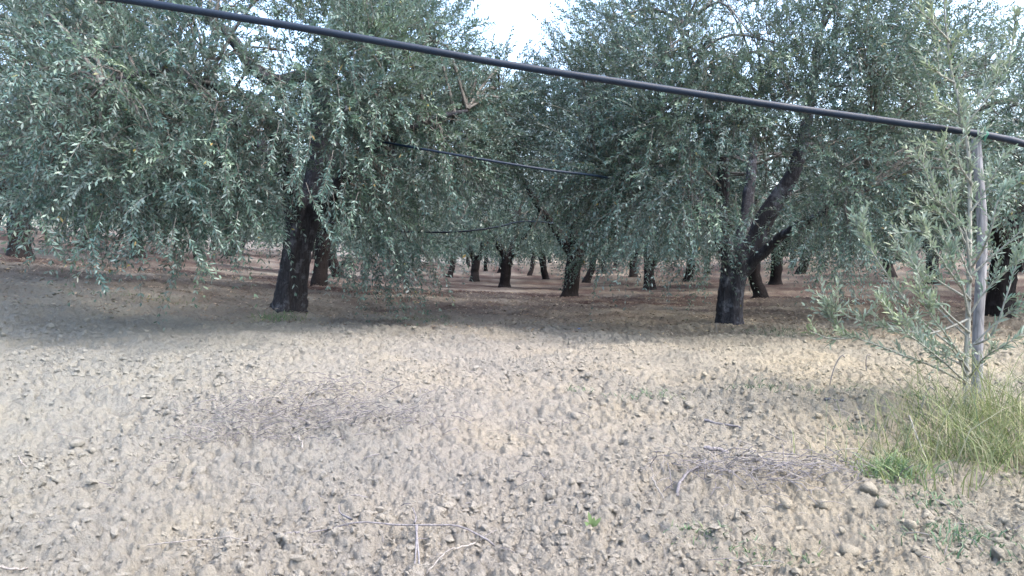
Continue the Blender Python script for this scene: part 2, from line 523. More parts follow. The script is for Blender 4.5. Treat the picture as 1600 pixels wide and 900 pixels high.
# the crumbs between them, beyond counting: broken angular bits, and fine grit
def crumbs(mb, N, s0, s1, pw, shapes, faces, sink, d1):
    x, y = view_points(N, r, 2.7, d1, 0.85)
    e = edge_of_grove(x, y); pat = np.clip(0.55 + 0.6 * samp(PATCH, 3.1, x + 3, y), 0.08, 1.4)
    keep = r.random(N) < np.clip(pat, 0.1, 1) * (1 - 0.6 * e)
    x, y = x[keep], y[keep]; n = len(x)
    sz = (s0 + (s1 - s0) * r.random(n) ** pw) * (0.8 + 0.04 * y)
    cz = ground_z(x, y)
    base = shapes[r.integers(0, len(shapes), n)] * (0.6 + 0.8 * r.random((n, 1, 3)))
    an, tl = r.random(n) * 6.28, r.normal(size=n) * 0.6
    ca, sa, ct, st = np.cos(an)[:, None], np.sin(an)[:, None], np.cos(tl)[:, None], np.sin(tl)[:, None]
    bx, by, bz = base[..., 0], base[..., 1], base[..., 2]
    by, bz = by * ct - bz * st, by * st + bz * ct
    V = np.stack([bx * ca - by * sa, bx * sa + by * ca, bz * 0.8], -1) * sz[:, None, None]
    V = V + np.stack([x, y, cz + sz * sink], -1)[:, None, :]
    F = faces[None] + (np.arange(n) * shapes.shape[1])[:, None, None]
    mb.add(V, None, F.reshape(-1, 3), 0, np.repeat(np.clip(litter_shade_at(x, y), 0, 1), shapes.shape[1]))
mb = MB()
crumbs(mb, 12500, 0.009, 0.028, 1.8, np.stack([lump(IV0, r, 0.5) for _ in range(60)]), IF0, 0.05, 15.0)
OV = np.array([[1, 0, 0], [0, 1, 0], [-1, 0, 0], [0, -1, 0], [0, 0, 1], [0, 0, -1.0]])
OF = np.array([[0, 1, 4], [1, 2, 4], [2, 3, 4], [3, 0, 4], [1, 0, 5], [2, 1, 5], [3, 2, 5], [0, 3, 5]])
crumbs(mb, 56000, 0.004, 0.013, 1.8, np.stack([OV * (0.6 + 0.8 * r.random((6, 1))) + r.normal(size=(6, 3)) * 0.15 for _ in range(60)]), OF, 0.1, 12.5)
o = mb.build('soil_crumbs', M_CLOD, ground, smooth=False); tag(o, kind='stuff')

# ------------------------------------------------------------------ foliage
def leaf_quads(mb, base, ldir, nor, ln, wd, tint, mat=0, fold=0.0):
    """rhombic leaves: base, shoulder, tip, shoulder"""
    n = len(base)
    side = nrm(np.cross(ldir, nor)) * wd[:, None]
    up = nrm(np.cross(side, ldir))
    midp = base + ldir * (ln * 0.48)[:, None] + up * (ln * 0.05)[:, None]
    v = np.stack([base, midp + side * 0.5, base + ldir * ln[:, None], midp - side * 0.5], 1)
    mb.add(v, np.arange(n * 4).reshape(-1, 4), None, mat, np.repeat(tint, 4))

def leaf_fine(mb, base, ldir, nor, ln, wd, tint, mat=0):
    """six-cornered leaves for what stands close"""
    n = len(base)
    side = nrm(np.cross(ldir, nor)) * wd[:, None]; up = nrm(np.cross(side, ldir))
    L = ln[:, None]
    c1 = base + ldir * L * 0.3 + up * L * 0.05; c2 = base + ldir * L * 0.72 + up * L * 0.03
    v = np.stack([base, c1 + side * .5, c2 + side * .38, base + ldir * L, c2 - side * .38, c1 - side * .5], 1)
    k = np.arange(n)[:, None] * 6
    mb.add(v, np.concatenate([k + np.array([[1, 2, 4, 5]])]), np.concatenate([k + np.array([[0, 1, 5]]), k + np.array([[2, 3, 4]])]), mat, np.repeat(tint, 6))

def sprigs(mb, B, D, L, rng, K=12, leaf=0.06, width=0.0135, droop=0.5, twig=1.0, tint0=0.45, fine=False, spread=0.75, twig_r=0.0022):
    """leafy twigs: B bases, D directions, L lengths; 2K leaves each"""
    n = len(B)
    L = np.broadcast_to(L, (n,)); droop = np.broadcast_to(droop, (n,))
    D = nrm(D)
    t = (np.arange(K) + 0.6) / K
    down = np.array([0, 0, -1.0])
    pos = B[:, None] + D[:, None] * (L[:, None] * t)[..., None] + down * (droop[:, None] * L[:, None] * t ** 2)[..., None]
    tan = nrm(D[:, None] + down * (2 * droop[:, None] * t)[..., None])
    a = nrm(np.cross(tan, rng.normal(size=(n, 1, 3)) * np.ones((1, K, 1)))); b = np.cross(tan, a)
    alt = (np.arange(K) % 2)[None, :, None]
    s = np.where(alt == 0, a, b)
    tb = np.clip(tint0 + rng.normal(size=(n, 1)) * 0.2, 0.02, 0.9)
    for sg in (1, -1):
        ld = nrm(tan * (0.75 + 0.25 * rng.random((n, K, 1))) + sg * s * spread + rng.normal(size=(n, K, 3)) * 0.15)
        no = nrm(tan * 0.3 + np.array([0, 0, 0.7]) + rng.normal(size=(n, 1, 3)) * 0.45 + rng.normal(size=(n, K, 3)) * 0.3)
        ln = leaf * (0.7 + 0.5 * rng.random((n, K))) * (1 - 0.25 * t[None])
        tt = np.clip(tb + rng.normal(size=(n, K)) * 0.13, 0, 0.92)
        tt = np.where(rng.random((n, K)) < 0.006, 0.95 + 0.05 * rng.random((n, K)), tt)
        f = leaf_fine if fine else leaf_quads
        f(mb, pos.reshape(-1, 3), ld.reshape(-1, 3), no.reshape(-1, 3), ln.ravel(), (width * (0.8 + 0.4 * rng.random((n, K)))).ravel(), tt.ravel(), 0)
    m = int(n * twig)
    if m:
        tt = np.array([0, 0.5, 1.0])
        p = B[:m, None] + D[:m, None] * (L[:m, None] * tt)[..., None] + down * (droop[:m, None] * L[:m, None] * tt ** 2)[..., None]
        rr = twig_r * np.array([1.3, 1.0, 0.45])
        th = np.arange(3) / 3 * 6.283
        off = a[:m, :1] [..., None, :] * np.cos(th)[None, None, :, None] + b[:m, :1][..., None, :] * np.sin(th)[None, None, :, None]
        v = p[:, :, None, :] + off * rr[None, :, None, None]
        q = []
        for s_ in range(2):
            for k in range(3):
                q.append([s_ * 3 + k, s_ * 3 + (k + 1) % 3, s_ * 3 + 3 + (k + 1) % 3, s_ * 3 + 3 + k])
        q = np.array(q)[None] + (np.arange(m) * 9)[:, None, None]
        mb.add(v, q.reshape(-1, 4), None, 1)

def crown_blobs(rng, n, R, H, rim, top, open_=0.0):
    """cluster centres of an umbrella-shaped olive crown about the trunk foot"""
    out = []
    while len(out) < n:
        d = nrm(rng.normal(size=3))
        if d[2] < -0.25: continue
        k = 0.55 + 0.42 * rng.random() ** 0.6
        c = np.array([d[0] * R * k, d[1] * R * k, H + d[2] * (top - H) * k])
        if c[2] < rim + 0.35: c[2] = rim + 0.35 + 0.3 * rng.random()
        out.append((c, 0.45 + 0.35 * rng.random(), 1.0, 0.06))
    m = int(n * 0.55)
    for k in range(m):                       # drooping skirt
        a = 6.283 * (k + rng.random()) / m; rr = R * (0.72 + 0.3 * rng.random())
        out.append((np.array([rr * math.cos(a), rr * math.sin(a), rim + 0.35 + 0.75 * rng.random()]), 0.34 + 0.2 * rng.random(), 0.75, 0.7))
    return out

def fill_crown(mb, blobs, limbs, axis, rng, per, leaf, width, K, sub=6, twig=0.6, length=0.42, tint0=0.45, gaps=(), twig_r=0.0022):
    """branches from the nearest limb to each cluster, then leafy twigs through it"""
    lp = np.vstack(limbs)
    for c, r_, dens, dr in blobs:
        j = np.argmin(((lp - c) ** 2).sum(1) + 0.6 * np.maximum(lp[:, 2] - c[2], 0) ** 2 * 0)
        a = lp[j]; m1 = (a + c) / 2 + np.array([0, 0, 0.22]) * np.linalg.norm(c - a) + rng.normal(size=3) * 0.08
        pth = spline([a, m1, c], 7)
        tube(mb, pth, np.linspace(0.022, 0.008, 7), 5, 1, 0, 0.1, rng=rng)
        for k in range(sub):
            e = c + nrm(rng.normal(size=3)) * r_ * 0.75
            s = pth[rng.integers(4, 7)]
            tube(mb, spline([s, (s + e) / 2 + rng.normal(size=3) * 0.06 + np.array([0, 0, 0.05]), e], 4), np.linspace(0.007, 0.003, 4), 3, 1, 0, rng=rng, capend=False)
        n = max(3, int(per * dens * (r_ / 0.6) ** 2))
        o = nrm(rng.normal(size=(n, 3)))
        B = c + o * (r_ * rng.random((n, 1)) ** 0.45) * np.array([1, 1, 0.8])
        ok = np.ones(n, bool)
        for g, gr in gaps: ok &= ((B - g) ** 2).sum(1) > gr * gr
        B, o = B[ok], o[ok]; n = len(B)
        if n == 0: continue
        out = nrm((B - axis) * np.array([1, 1, 0.4]))
        D = o * 0.55 + out * 0.5 + rng.normal(size=(n, 3)) * 0.4 + np.array([0, 0, 0.25 - 0.45 * (dr > 0.6)])
        sprigs(mb, B, D, length * (0.45 + 0.7 * rng.random(n)), rng, K, leaf, width, dr * (0.6 + 0.8 * rng.random(n)), twig, tint0 + rng.normal() * 0.18, twig_r=twig_r)

def hanging(mb, p0, length, rng, leaf=0.062, tint0=0.6, bend=0.2):
    """one weeping twig with its leaves"""
    d = np.array([rng.normal() * bend, rng.normal() * bend, -1.0])
    n = 8
    pts = [p0]
    for k in range(1, 5):
        pts.append(pts[-1] + nrm(d) * length / 4); d = d + np.array([rng.normal() * 0.15, rng.normal() * 0.15, 0])
    pth = spline(pts, 14)
    tube(mb, pth, np.linspace(0.0042, 0.0018, 14), 5, 1, 0, rng=rng)
    K = int(length / 0.018)
    t = np.linspace(0.2, 1, K) * 13; i = np.minimum(t.astype(int), 12); f = (t - i)[:, None]
    pos = pth[i] * (1 - f) + pth[i + 1] * f; tan = nrm(pth[i + 1] - pth[i])
    a = nrm(np.cross(tan, rng.normal(size=3))); b = np.cross(tan, a)
    s = np.where((np.arange(K) % 2)[:, None] == 0, a, b)
    for sg in (1, -1):
        ld = nrm(tan * 0.8 + sg * s * 0.9 + rng.normal(size=(K, 3)) * 0.22)
        leaf_fine(mb, pos, ld, nrm(rng.normal(size=(K, 3)) + np.array([0, -0.6, 0.6])), leaf * (0.65 + 0.5 * rng.random(K)), 0.0135 * (0.8 + 0.4 * rng.random(K)),
                  np.clip(tint0 + rng.normal(size=K) * 0.14, 0, 0.92), 0)
    for k in range(rng.integers(1, 4)):
        j = rng.integers(3, 10)
        sprigs(mb, pth[j:j + 1], np.array([[rng.normal(), rng.normal(), -0.5]]), 0.16 + 0.14 * rng.random(1), rng, 6, leaf, 0.0135, 0.6, 1.0, tint0, fine=True)

def limb_path(pts, n=18):
    return spline([list(P(*p[:3])) + [p[3]] for p in pts], n)

# ---- near trees, shaped after the photograph
def near_tree(name, foot, trunk_pts, limb_pts, blobs, per, seed, label, group, hang=(), gaps=(), lobes=None, mat=M_BARK, sides=36, R=3.2, hang_auto=0, tint0=0.45, leaf=0.077, width=0.0200):
    rng = np.random.default_rng(seed)
    root = empty(name, (foot[0], foot[1], float(ground_low(foot[0], foot[1]))))
    tag(root, label, 'tree', group)
    tb = MB(); tp = limb_path(trunk_pts, 40)
    tube(tb, tp[:, :3], tp[:, 3], sides, 0, 0, 0.075, lobes, rng)
    trunk = tb.build('trunk', mat, root)
    limbs = []
    for lp in limb_pts:
        pth = limb_path(lp, 22); limbs.append(pth[3:, :3])
        lb = MB(); tube(lb, pth[:, :3] + np.cumsum(rng.normal(size=(22, 3)) * 0.008, 0), pth[:, 3], 14, 0, 0, 0.10, rng=rng); lb.build('limb', mat, root)
    cb = Leafy(); axis = np.array([foot[0], foot[1], foot[2] + 1.6])
    fill_crown(cb, blobs, limbs, axis, rng, per, leaf, width, 12, 5, 0.8, 0.48, tint0, gaps, 0.0027)
    cb.build(('crown', 'twigs'), (M_LEAF, M_TWIG), root, True)
    for (px, py, d, ln) in hang:
        hb = Leafy(); hanging(hb, P(px, py, d), ln, rng); hb.build(('hanging_twig', 'leaves'), (M_LEAF, M_TWIG), root, False)
    return root, limbs

FL, FR, FRR, FLL = (P(*TRUNKS[k]) for k in ('L', 'R', 'RR', 'LL'))

def rel(blobs, foot, clear=0.75):
    out = []
    for c, r_, a, b in blobs:
        if c[1] < -0.3 and abs(c[0] - 0.1) < clear and c[2] < 2.2: c = c + np.array([0, 0, 1.2])
        out.append((c + foot, r_, a, b))
    return out

rg = np.random.default_rng(101)
bl = rel(crown_blobs(rg, 76, 3.6, 2.6, 1.4, 6.0), FL, 0.9)
for t in [(90, 130, 8.4), (60, 250, 8.3), (150, 230, 8.0), (120, 330, 8.1), (200, 320, 8.0), (270, 290, 7.8), (300, 350, 8.0), (350, 300, 8.0), (230, 170, 7.8), (330, 200, 7.8),
          (410, 190, 7.8), (385, 310, 8.2), (520, 190, 8.0), (570, 250, 8.4), (470, 150, 7.8), (600, 330, 9.4), (640, 380, 9.8), (590, 400, 10.2), (570, 350, 9.0), (700, 250, 9.5), (640, 180, 8.6),
          (720, 170, 9.2), (160, 90, 8.0), (40, 60, 8.0), (395, 255, 8.4), (425, 205, 8.6), (560, 150, 8.0), (70, 290, 7.2), (170, 280, 7.1), (270, 260, 7.1), (330, 260, 7.3), (110, 190, 7.1), (230, 200, 7.0), (340, 160, 7.2), (180, 110, 7.2), (60, 110, 7.2), (300, 60, 7.4), (450, 80, 8.6), (610, 60, 8.6), (690, 70, 9.4), (260, 90, 8.0), (30, 180, 7.6)]:
    bl.append((P(*t), 0.42 + 0.2 * rg.random(), 1.0, 0.25 if t[1] < 280 else 0.65))
rh = np.random.default_rng(55)
hero = [(132, 352, 6.6, .60), (62, 330, 6.7, .42), (290, 355, 6.5, .52), (275, 340, 6.6, .38), (205, 330, 6.7, .36), (160, 330, 6.6, .40), (330, 325, 6.7, .36), (372, 330, 6.9, .38),
        (478, 285, 7.2, .60), (520, 300, 7.3, .45), (560, 300, 7.4, .45), (100, 345, 6.8, .34), (240, 350, 6.9, .3), (465, 190, 6.9, .75), (485, 205, 6.9, .6)]
for k in range(46):
    px = 20 + 560 * rh.random(); py = 60 + 270 * rh.random()
    if 410 < px < 500 and py > 230: continue
    hero.append((px, py, 6.6 + 0.7 * rh.random() + 0.0012 * max(px - 300, 0), 0.3 + 0.3 * rh.random()))
hang = hero + [(420, 300, 7.9, .35), (590, 300, 8.6, .5),
        (545, 390, 9.6, .55), (620, 400, 9.7, .45), (580, 400, 9.8, .4), (660, 370, 9.6, .45), (200, 150, 7.5, .6), (165, 150, 7.5, .5), (250, 240, 7.4, .5), (60, 230, 7.3, .6), (410, 150, 7.4, .6),
        (690, 190, 8.4, .6), (600, 110, 8.0, .6)]
near_tree('olive_tree', FL, [(449, 492, 11, .29), (451, 474, 11, .235), (455, 440, 11, .205), (461, 400, 11, .195), (468, 360, 11, .205), (476, 325, 11, .215), (482, 300, 11, .14)],
    [[(464, 350, 11, .15), (452, 290, 10.5, .12), (438, 230, 9.9, .10), (405, 180, 9.2, .08), (340, 140, 8.4, .055), (260, 120, 7.6, .03), (160, 130, 7.2, .018)],
     [(482, 340, 11, .16), (494, 270, 11, .14), (498, 190, 10.9, .12), (503, 120, 10.8, .11), (522, 55, 10.8, .08), (545, -10, 10.8, .06), (560, -80, 10.9, .03)],
     [(502, 128, 10.8, .085), (468, 121, 10.7, .085), (430, 128, 10.6, .085), (396, 108, 10.5, .08), (374, 72, 10.4, .075), (330, 35, 10.3, .06), (270, 15, 10.1, .04), (180, 0, 9.9, .02)],
     [(484, 335, 11, .13), (520, 300, 10.5, .11), (555, 258, 9.9, .09), (585, 230, 9.2, .07), (608, 218, 8.7, .06), (660, 190, 8.7, .04), (730, 170, 9.0, .02)],
     [(600, 222, 8.8, .055), (610, 236, 8.6, .05), (614, 258, 8.55, .03), (606, 280, 8.5, .012)],
     [(480, 335, 11.1, .13), (500, 280, 11.8, .11), (530, 200, 12.6, .08), (560, 110, 13.3, .05), (570, 60, 13.6, .02)],
     [(470, 340, 11.1, .12), (440, 270, 11.9, .1), (380, 200, 12.7, .07), (310, 150, 13.3, .03)]],
    bl, 76, 5, 'large olive tree with thick grey-mottled trunk and long drooping branches, in front row', 'olive trees of the front row', hang,
    lobes=lambda th, t: 1 + 0.09 * np.cos(3 * th + 0.8 + 1.2 * t) + 0.05 * np.cos(7 * th - t) + 0.12 * np.clip(1 - t * 5, 0, 1) * np.cos(4 * th),
    gaps=((P(432, 84, 8.3), 0.40), (P(432, 84, 9.5), 0.42), (P(432, 84, 12.5), 0.6), (P(432, 84, 13.8), 0.65)))

rg = np.random.default_rng(202)
bl = rel([(c + np.array([0.35, 0, 0]), r_, a, b) for c, r_, a, b in crown_blobs(rg, 70, 3.0, 2.6, 1.45, 5.9)], FR, 1.1)
for t in [(930, 240, 9.2), (970, 270, 9.0), (1010, 300, 8.8), (1060, 250, 8.5), (1065, 315, 8.6), (1000, 360, 9.2), (1080, 350, 8.8), (1140, 190, 8.8), (1030, 180, 8.5), (1100, 190, 8.4), (1300, 220, 8.8), (1320, 330, 9.0),
          (1330, 390, 9.2), (1320, 260, 8.6), (1340, 300, 9.0), (1380, 240, 9.2), (1300, 180, 8.8), (1230, 140, 8.6), (1000, 130, 9.2), (1050, 90, 8.8), (1330, 100, 9.2), (1400, 140, 9.6), (930, 320, 9.8), (940, 380, 10.2), (1105, 325, 10.2), (1205, 235, 9.4), (1170, 175, 9.3), (1090, 380, 10.4), (1290, 325, 9.7), (1260, 355, 10.0)]:
    bl.append((P(*t), 0.40 + 0.2 * rg.random(), 0.95, 0.2 if t[1] < 280 else 0.62))
hang = [(1120, 310, 8.4, .55), (1178, 300, 8.4, .6), (1000, 330, 8.5, .5), (1045, 340, 8.5, .5), (1090, 350, 8.5, .45), (970, 350, 8.9, .5), (1235, 300, 8.6, .5), (1290, 380, 8.7, .45), (1320, 390, 8.8, .5), (940, 340, 9.2, .5),
        (1020, 200, 8.2, .7), (1060, 190, 8.2, .7), (1260, 370, 8.8, .4), (1150, 300, 8.3, .5), (1350, 330, 8.8, .6), (1010, 370, 9.0, .4), (920, 370, 9.8, .4)]
near_tree('olive_tree', FR, [(1141, 516, 11, .215), (1140, 497, 11, .175), (1142, 465, 11, .165), (1147, 430, 11, .17), (1152, 408, 11, .18), (1158, 392, 11, .1)],
    [[(1148, 420, 11, .15), (1175, 380, 11, .155), (1200, 335, 10.9, .14), (1230, 290, 10.8, .12), (1252, 240, 10.7, .10), (1268, 170, 10.6, .07), (1280, 90, 10.5, .05), (1290, 20, 10.4, .02)],
     [(1160, 428, 11, .08), (1185, 402, 10.8, .085), (1212, 380, 10.6, .07), (1250, 352, 10.2, .055), (1300, 325, 9.8, .04), (1350, 300, 9.5, .02)],
     [(1145, 420, 11, .11), (1128, 350, 10.8, .10), (1132, 270, 10.6, .085), (1115, 190, 10.4, .06), (1090, 110, 10.2, .04), (1070, 40, 10, .02)],
     [(1140, 415, 11.1, .1), (1115, 350, 11.4, .09), (1060, 290, 11.4, .07), (990, 240, 11, .045), (930, 210, 10.6, .02)],
     [(1155, 410, 11.1, .1), (1170, 330, 11.8, .09), (1180, 230, 12.6, .06), (1190, 150, 13.1, .02)]],
    bl, 78, 6, 'olive tree on a short twin-stemmed trunk with one limb leaning out, beside the young tree', 'olive trees of the front row', hang, leaf=0.068, width=0.0185,
    lobes=lambda th, t: (0.70 + 0.36 * np.abs(np.cos(th + 0.3)) ** 0.55 + 0.1 * (1 - t) ** 6), gaps=((P(1165, 45, 8.6), .4), (P(1165, 45, 12.5), .6), (P(1165, 45, 10.5), .3), (P(1150, 225, 12.9), .5)))

rg = np.random.default_rng(303)
bl = rel(crown_blobs(rg, 54, 3.3, 2.3, 1.2, 4.6), FRR)
for t in [(1420, 200, 11), (1460, 110, 11), (1500, 250, 10.6), (1560, 330, 10.8), (1420, 320, 11), (1400, 60, 11.5), (1560, 180, 11), (1375, 25, 11.4), (1440, 35, 11.8), (1330, 10, 10.6), (1490, 60, 12)]:
    bl.append((P(*t), 0.5, 1.0, 0.9))
near_tree('olive_tree', FRR, [(1558, 502, 13, .24), (1562, 470, 13, .2), (1566, 430, 13, .19), (1572, 400, 13, .18), (1578, 385, 13, .1)],
    [[(1568, 420, 13, .14), (1600, 385, 12.8, .12), (1650, 330, 12.5, .09), (1700, 270, 12.2, .06), (1740, 200, 12, .03)],
     [(1570, 415, 13, .14), (1555, 340, 12.8, .12), (1530, 250, 12.6, .09), (1500, 150, 12.3, .06), (1480, 60, 12, .03)],
     [(1575, 410, 13.1, .12), (1600, 320, 13.6, .1), (1620, 200, 14.2, .06), (1630, 100, 14.6, .03)]],
    bl, 50, 7, 'olive tree half hidden behind the young staked tree', 'olive trees of the front row', mat=M_BARK2, leaf=0.088, width=0.025)

rg = np.random.default_rng(404)
bl = [b for b in rel(crown_blobs(rg, 46, 3.2, 2.4, 1.2, 5.2), FLL)]
near_tree('olive_tree', FLL, [(-170, 430, 10.6, .24), (-172, 400, 10.6, .2), (-168, 360, 10.6, .19), (-160, 320, 10.6, .18), (-155, 300, 10.6, .1)],
    [[(-165, 330, 10.6, .14), (-120, 270, 10.5, .11), (-60, 200, 10.3, .08), (0, 130, 10, .03)],
     [(-165, 330, 10.6, .14), (-220, 250, 10.5, .11), (-290, 180, 10.3, .07), (-340, 120, 10, .03)],
     [(-162, 330, 10.7, .13), (-150, 220, 11.4, .1), (-140, 120, 12, .06), (-130, 40, 12.4, .03)]],
    bl, 40, 8, 'olive tree whose leafy branches reach in from the left edge of the picture', 'olive trees of the front row', mat=M_BARK2, leaf=0.09, width=0.025)

# ---- trees of the rows behind: a few built in full, then copied
def grove_tree(seed, per, leaf, width, K, nb, lean, sides=14, length=0.5, thick=1.0, fork=1.35):
    """meshes of one tree about its foot: trunk, limbs, crown"""
    rng = np.random.default_rng(seed)
    tb = MB()
    tp = spline([[0, 0, -0.12, .33], [0.01, 0, 0.10, .215], [lean[0] * .45, lean[1] * .3, 0.36 * fork, .185], [lean[0] * .6, lean[1] * .7, 0.7 * fork, .19], [lean[0], lean[1], fork, .185], [lean[0], lean[1], fork + .15, .1]], 16)
    tp[:, 3] *= thick
    tube(tb, tp[:, :3], tp[:, 3], sides, 0, 0, 0.12, rng=rng)
    trunk = tb.mesh('trunk', M_BARK2)
    top = tp[12, :3]; lims, lm = [], []
    for k in range(4):
        a = 6.283 * (k + 0.5 * rng.random()) / 4; o = np.array([math.cos(a), math.sin(a), 0])
        p = spline([list(top + o * 0.02 - np.array([0, 0, .15])) + [.12], list(top + o * .35 + np.array([0, 0, .35])) + [.11], list(top + o * .9 + np.array([0, 0, 1.1])) + [.075],
                    list(top + o * 1.5 + np.array([rng.normal() * .2, rng.normal() * .2, 1.9])) + [.045], list(top + o * 1.9 + np.array([0, 0, 2.5])) + [.02]], 10)
        b = MB(); tube(b, p[:, :3], p[:, 3], 8, 0, 0, 0.1, rng=rng)
        lims.append(b.mesh('limb', M_BARK2)); lm.append(p[2:, :3])
    cb = MB()
    fill_crown(cb, crown_blobs(rng, nb, 3.0, 2.15, 1.05, 4.9), lm, np.array([0, 0, 1.6]), rng, per, leaf, width, K, 2, 0.25, length, 0.5, twig_r=0.004)
    return trunk, lims, cb.mesh('crown', [M_LEAF, M_TWIG])

MIDS = [grove_tree(51, 42, 0.095, 0.024, 12, 42, (0.12, 0.05), thick=0.95, fork=1.1), grove_tree(52, 42, 0.095, 0.024, 12, 42, (-0.32, 0.1), thick=0.85)]
FARS = [grove_tree(61, 20, 0.16, 0.042, 9, 36, (0.25, -0.1), 8, 0.6, 0.85), grove_tree(62, 20, 0.16, 0.042, 9, 36, (-0.3, 0.1), 8, 0.6, 1.0, 0.95), grove_tree(63, 20, 0.16, 0.042, 9, 36, (0.42, 0.2), 8, 0.6, 0.7)]

def put_tree(var, loc, rz, s, label, group):
    root = empty('olive_tree', loc, rz, s)
    tag(root, label, 'tree', group)
    for nm, me in [('trunk', var[0])] + [('limb', l) for l in var[1]] + [('crown', var[2])]:
        o = bpy.data.objects.new(nm, me); COL.objects.link(o); o.parent = root
        if nm == 'crown': o['kind'] = 'stuff'
    return root

MID_LABELS = [
    'dark trunked olive tree at the left edge, behind the drooping front branches',
    'olive tree with leaning trunk right behind the large grey-mottled front trunk',
    'olive tree with forked dark trunk standing alone in the middle of the second row',
    'olive tree whose trunk shows just right of the twin-stemmed front trunk',
    'olive tree seen between hanging twigs left of the large front tree, nearer of two',
    'olive tree with slim trunk glimpsed just right of the leaning second-row trunk',
    'olive tree with slightly leaning trunk left of the forked middle tree',
    'olive tree with dark V-forked trunk right of the forked middle tree',
    'olive tree with thin trunk farther back beside the twin-stemmed front tree',
    'olive tree whose trunk peeks out behind the longest hanging twig on the left',
    'olive tree with bowed trunk, second trunk left of the forked middle tree',
    'olive tree with a thin trunk close behind the forked middle tree',
    'olive tree with straight short trunk midway between V-forked and twin-stemmed trunks',
    'small looking far olive tree just left of the large front trunk',
    'far olive tree, third trunk left of the forked middle tree',
    'far olive tree just left of the forked middle tree, right of its two small neighbours',
    'far olive tree just left of the V-forked trunk',
    'farthest small olive tree in the gap left of the forked middle tree',
    'far olive tree behind the low foliage right of the large front tree',
    'far olive tree showing just left of the twin-stemmed front trunk']
rt = np.random.default_rng(9)
spots = []
for k, (px, py, d) in enumerate(MID):
    p = P(px, py, d); spots.append(p[:2])
    var = MIDS[k % 2] if d < 26 else FARS[k % 3]
    s = {30: 1.28, 500: 0.92, 890: 1.0, 1187: 0.9, 217: 1.0}.get(px, 0.88 + 0.16 * rt.random())
    put_tree(var, (p[0], p[1], float(ground_low(p[0], p[1]))), rt.random() * 6.28, s, MID_LABELS[k], 'olive trees of the middle rows')
HIDDEN = {6, 7, 11, 22, 23, 24, 35, 36, 37, 40, 46, 47, 48, 49, 50, 51, 52, 53, 62, 63, 65, 66, 67, 68, 71, 72, 75, 78, 80, 81, 82, 83, 84, 85}      # wholly behind nearer trees: left out
nth = -1
for row, d in enumerate((30, 36, 42, 48.5, 55, 62, 70, 79)):
    half = 0.70 * d + 2
    for x0 in np.arange(-half, half, 6.4):
        x = x0 + rt.normal() * 0.5 + (row % 2) * 3.2; y = d + rt.normal() * 0.6
        if min(math.hypot(x - a, y - b) for a, b in spots) < 4.3: continue
        if d < 43 and (-0.42 < x / d < 0.36): continue
        spots.append((x, y))
        nth += 1
        var, rz, s_ = FARS[int(rt.integers(0, 3))], rt.random() * 6.28, 0.9 + 0.2 * rt.random()
        if nth in HIDDEN: continue
        put_tree(var, (x, y, float(ground_low(x, y))), rz, s_,
                 'distant olive tree in the back rows of the grove', 'olive trees of the back rows')
for x, y, lab in ((12.6, 18.2, 'nearer olive tree in the dense foliage behind the young staked tree'), (13.4, 24.2, 'farther olive tree in the dense foliage behind the young staked tree')):
    put_tree(MIDS[0], (x, y, float(ground_low(x, y))), x, 1.0, lab, 'olive trees of the middle rows')

# ------------------------------------------------------------------ irrigation pipes, post
pp = [(-420, -120, 4.9), (-60, -42, 5.0), (200, 0, 5.05), (450, 40, 5.1), (650, 75, 5.15), (800, 102, 5.2), (1000, 133, 5.25), (1200, 163, 5.3), (1400, 191, 5.35), (1520, 208, 5.37), (1560, 215, 5.38), (1600, 225, 5.4), (1700, 262, 5.45), (1850, 345, 5.5)]
mb = MB(); tube(mb, spline([P(*p) for p in pp], 160), 0.0245, 20, 0, rng=RNG)
pipe = mb.build('irrigation_pipe', M_PIPE)
tag(pipe, 'thick black plastic pipe strung across the top, tied to the grey post', 'pipe', 'black irrigation pipes')
mb = MB()
c0, c1 = P(1538, 211.5, 5.375), P(1542, 212.2, 5.375)
ax = nrm(c1 - c0); e1 = nrm(np.cross(ax, [0, 0, 1.0])); e2 = np.cross(ax, e1)
th = np.linspace(0, 6.283 * 3, 60)
tube(mb, c0 + ax * np.linspace(-0.008, 0.012, 60)[:, None] + 0.027 * (np.cos(th)[:, None] * e1 + np.sin(th)[:, None] * e2), 0.003, 5)
tube(mb, spline([c0 + e2 * 0.028, c0 + e2 * 0.04 + e1 * 0.02, c0 + np.array([-.01, -.02, .06])], 6), 0.0022, 4)
mb.build('twine_tie', M_TIE, pipe)
mb = MB(); tube(mb, spline([P(*p) for p in [(500, 200, 9.4), (560, 213, 8.7), (605, 223, 8.35), (650, 231, 8.1), (760, 250, 8.0), (860, 266, 8.1), (920, 273, 8.4), (1000, 285, 9.4), (1128, 300, 10.7)]], 50), 0.013, 10)
tag(mb.build('irrigation_pipe', M_PIPE), 'thin black pipe hung through the branches between the two front trees', 'pipe', 'black irrigation pipes')
mb = MB(); tube(mb, spline([P(*p) for p in [(500, 345, 12.2), (600, 360, 12.4), (690, 363, 12.6), (740, 360, 12.9), (780, 354, 13.4), (820, 346, 14.4), (885, 350, 17.3)]], 40), 0.014, 8)
tag(mb.build('irrigation_pipe', M_PIPE), 'sagging black pipe low under the foliage left of the forked middle tree', 'pipe', 'black irrigation pipes')

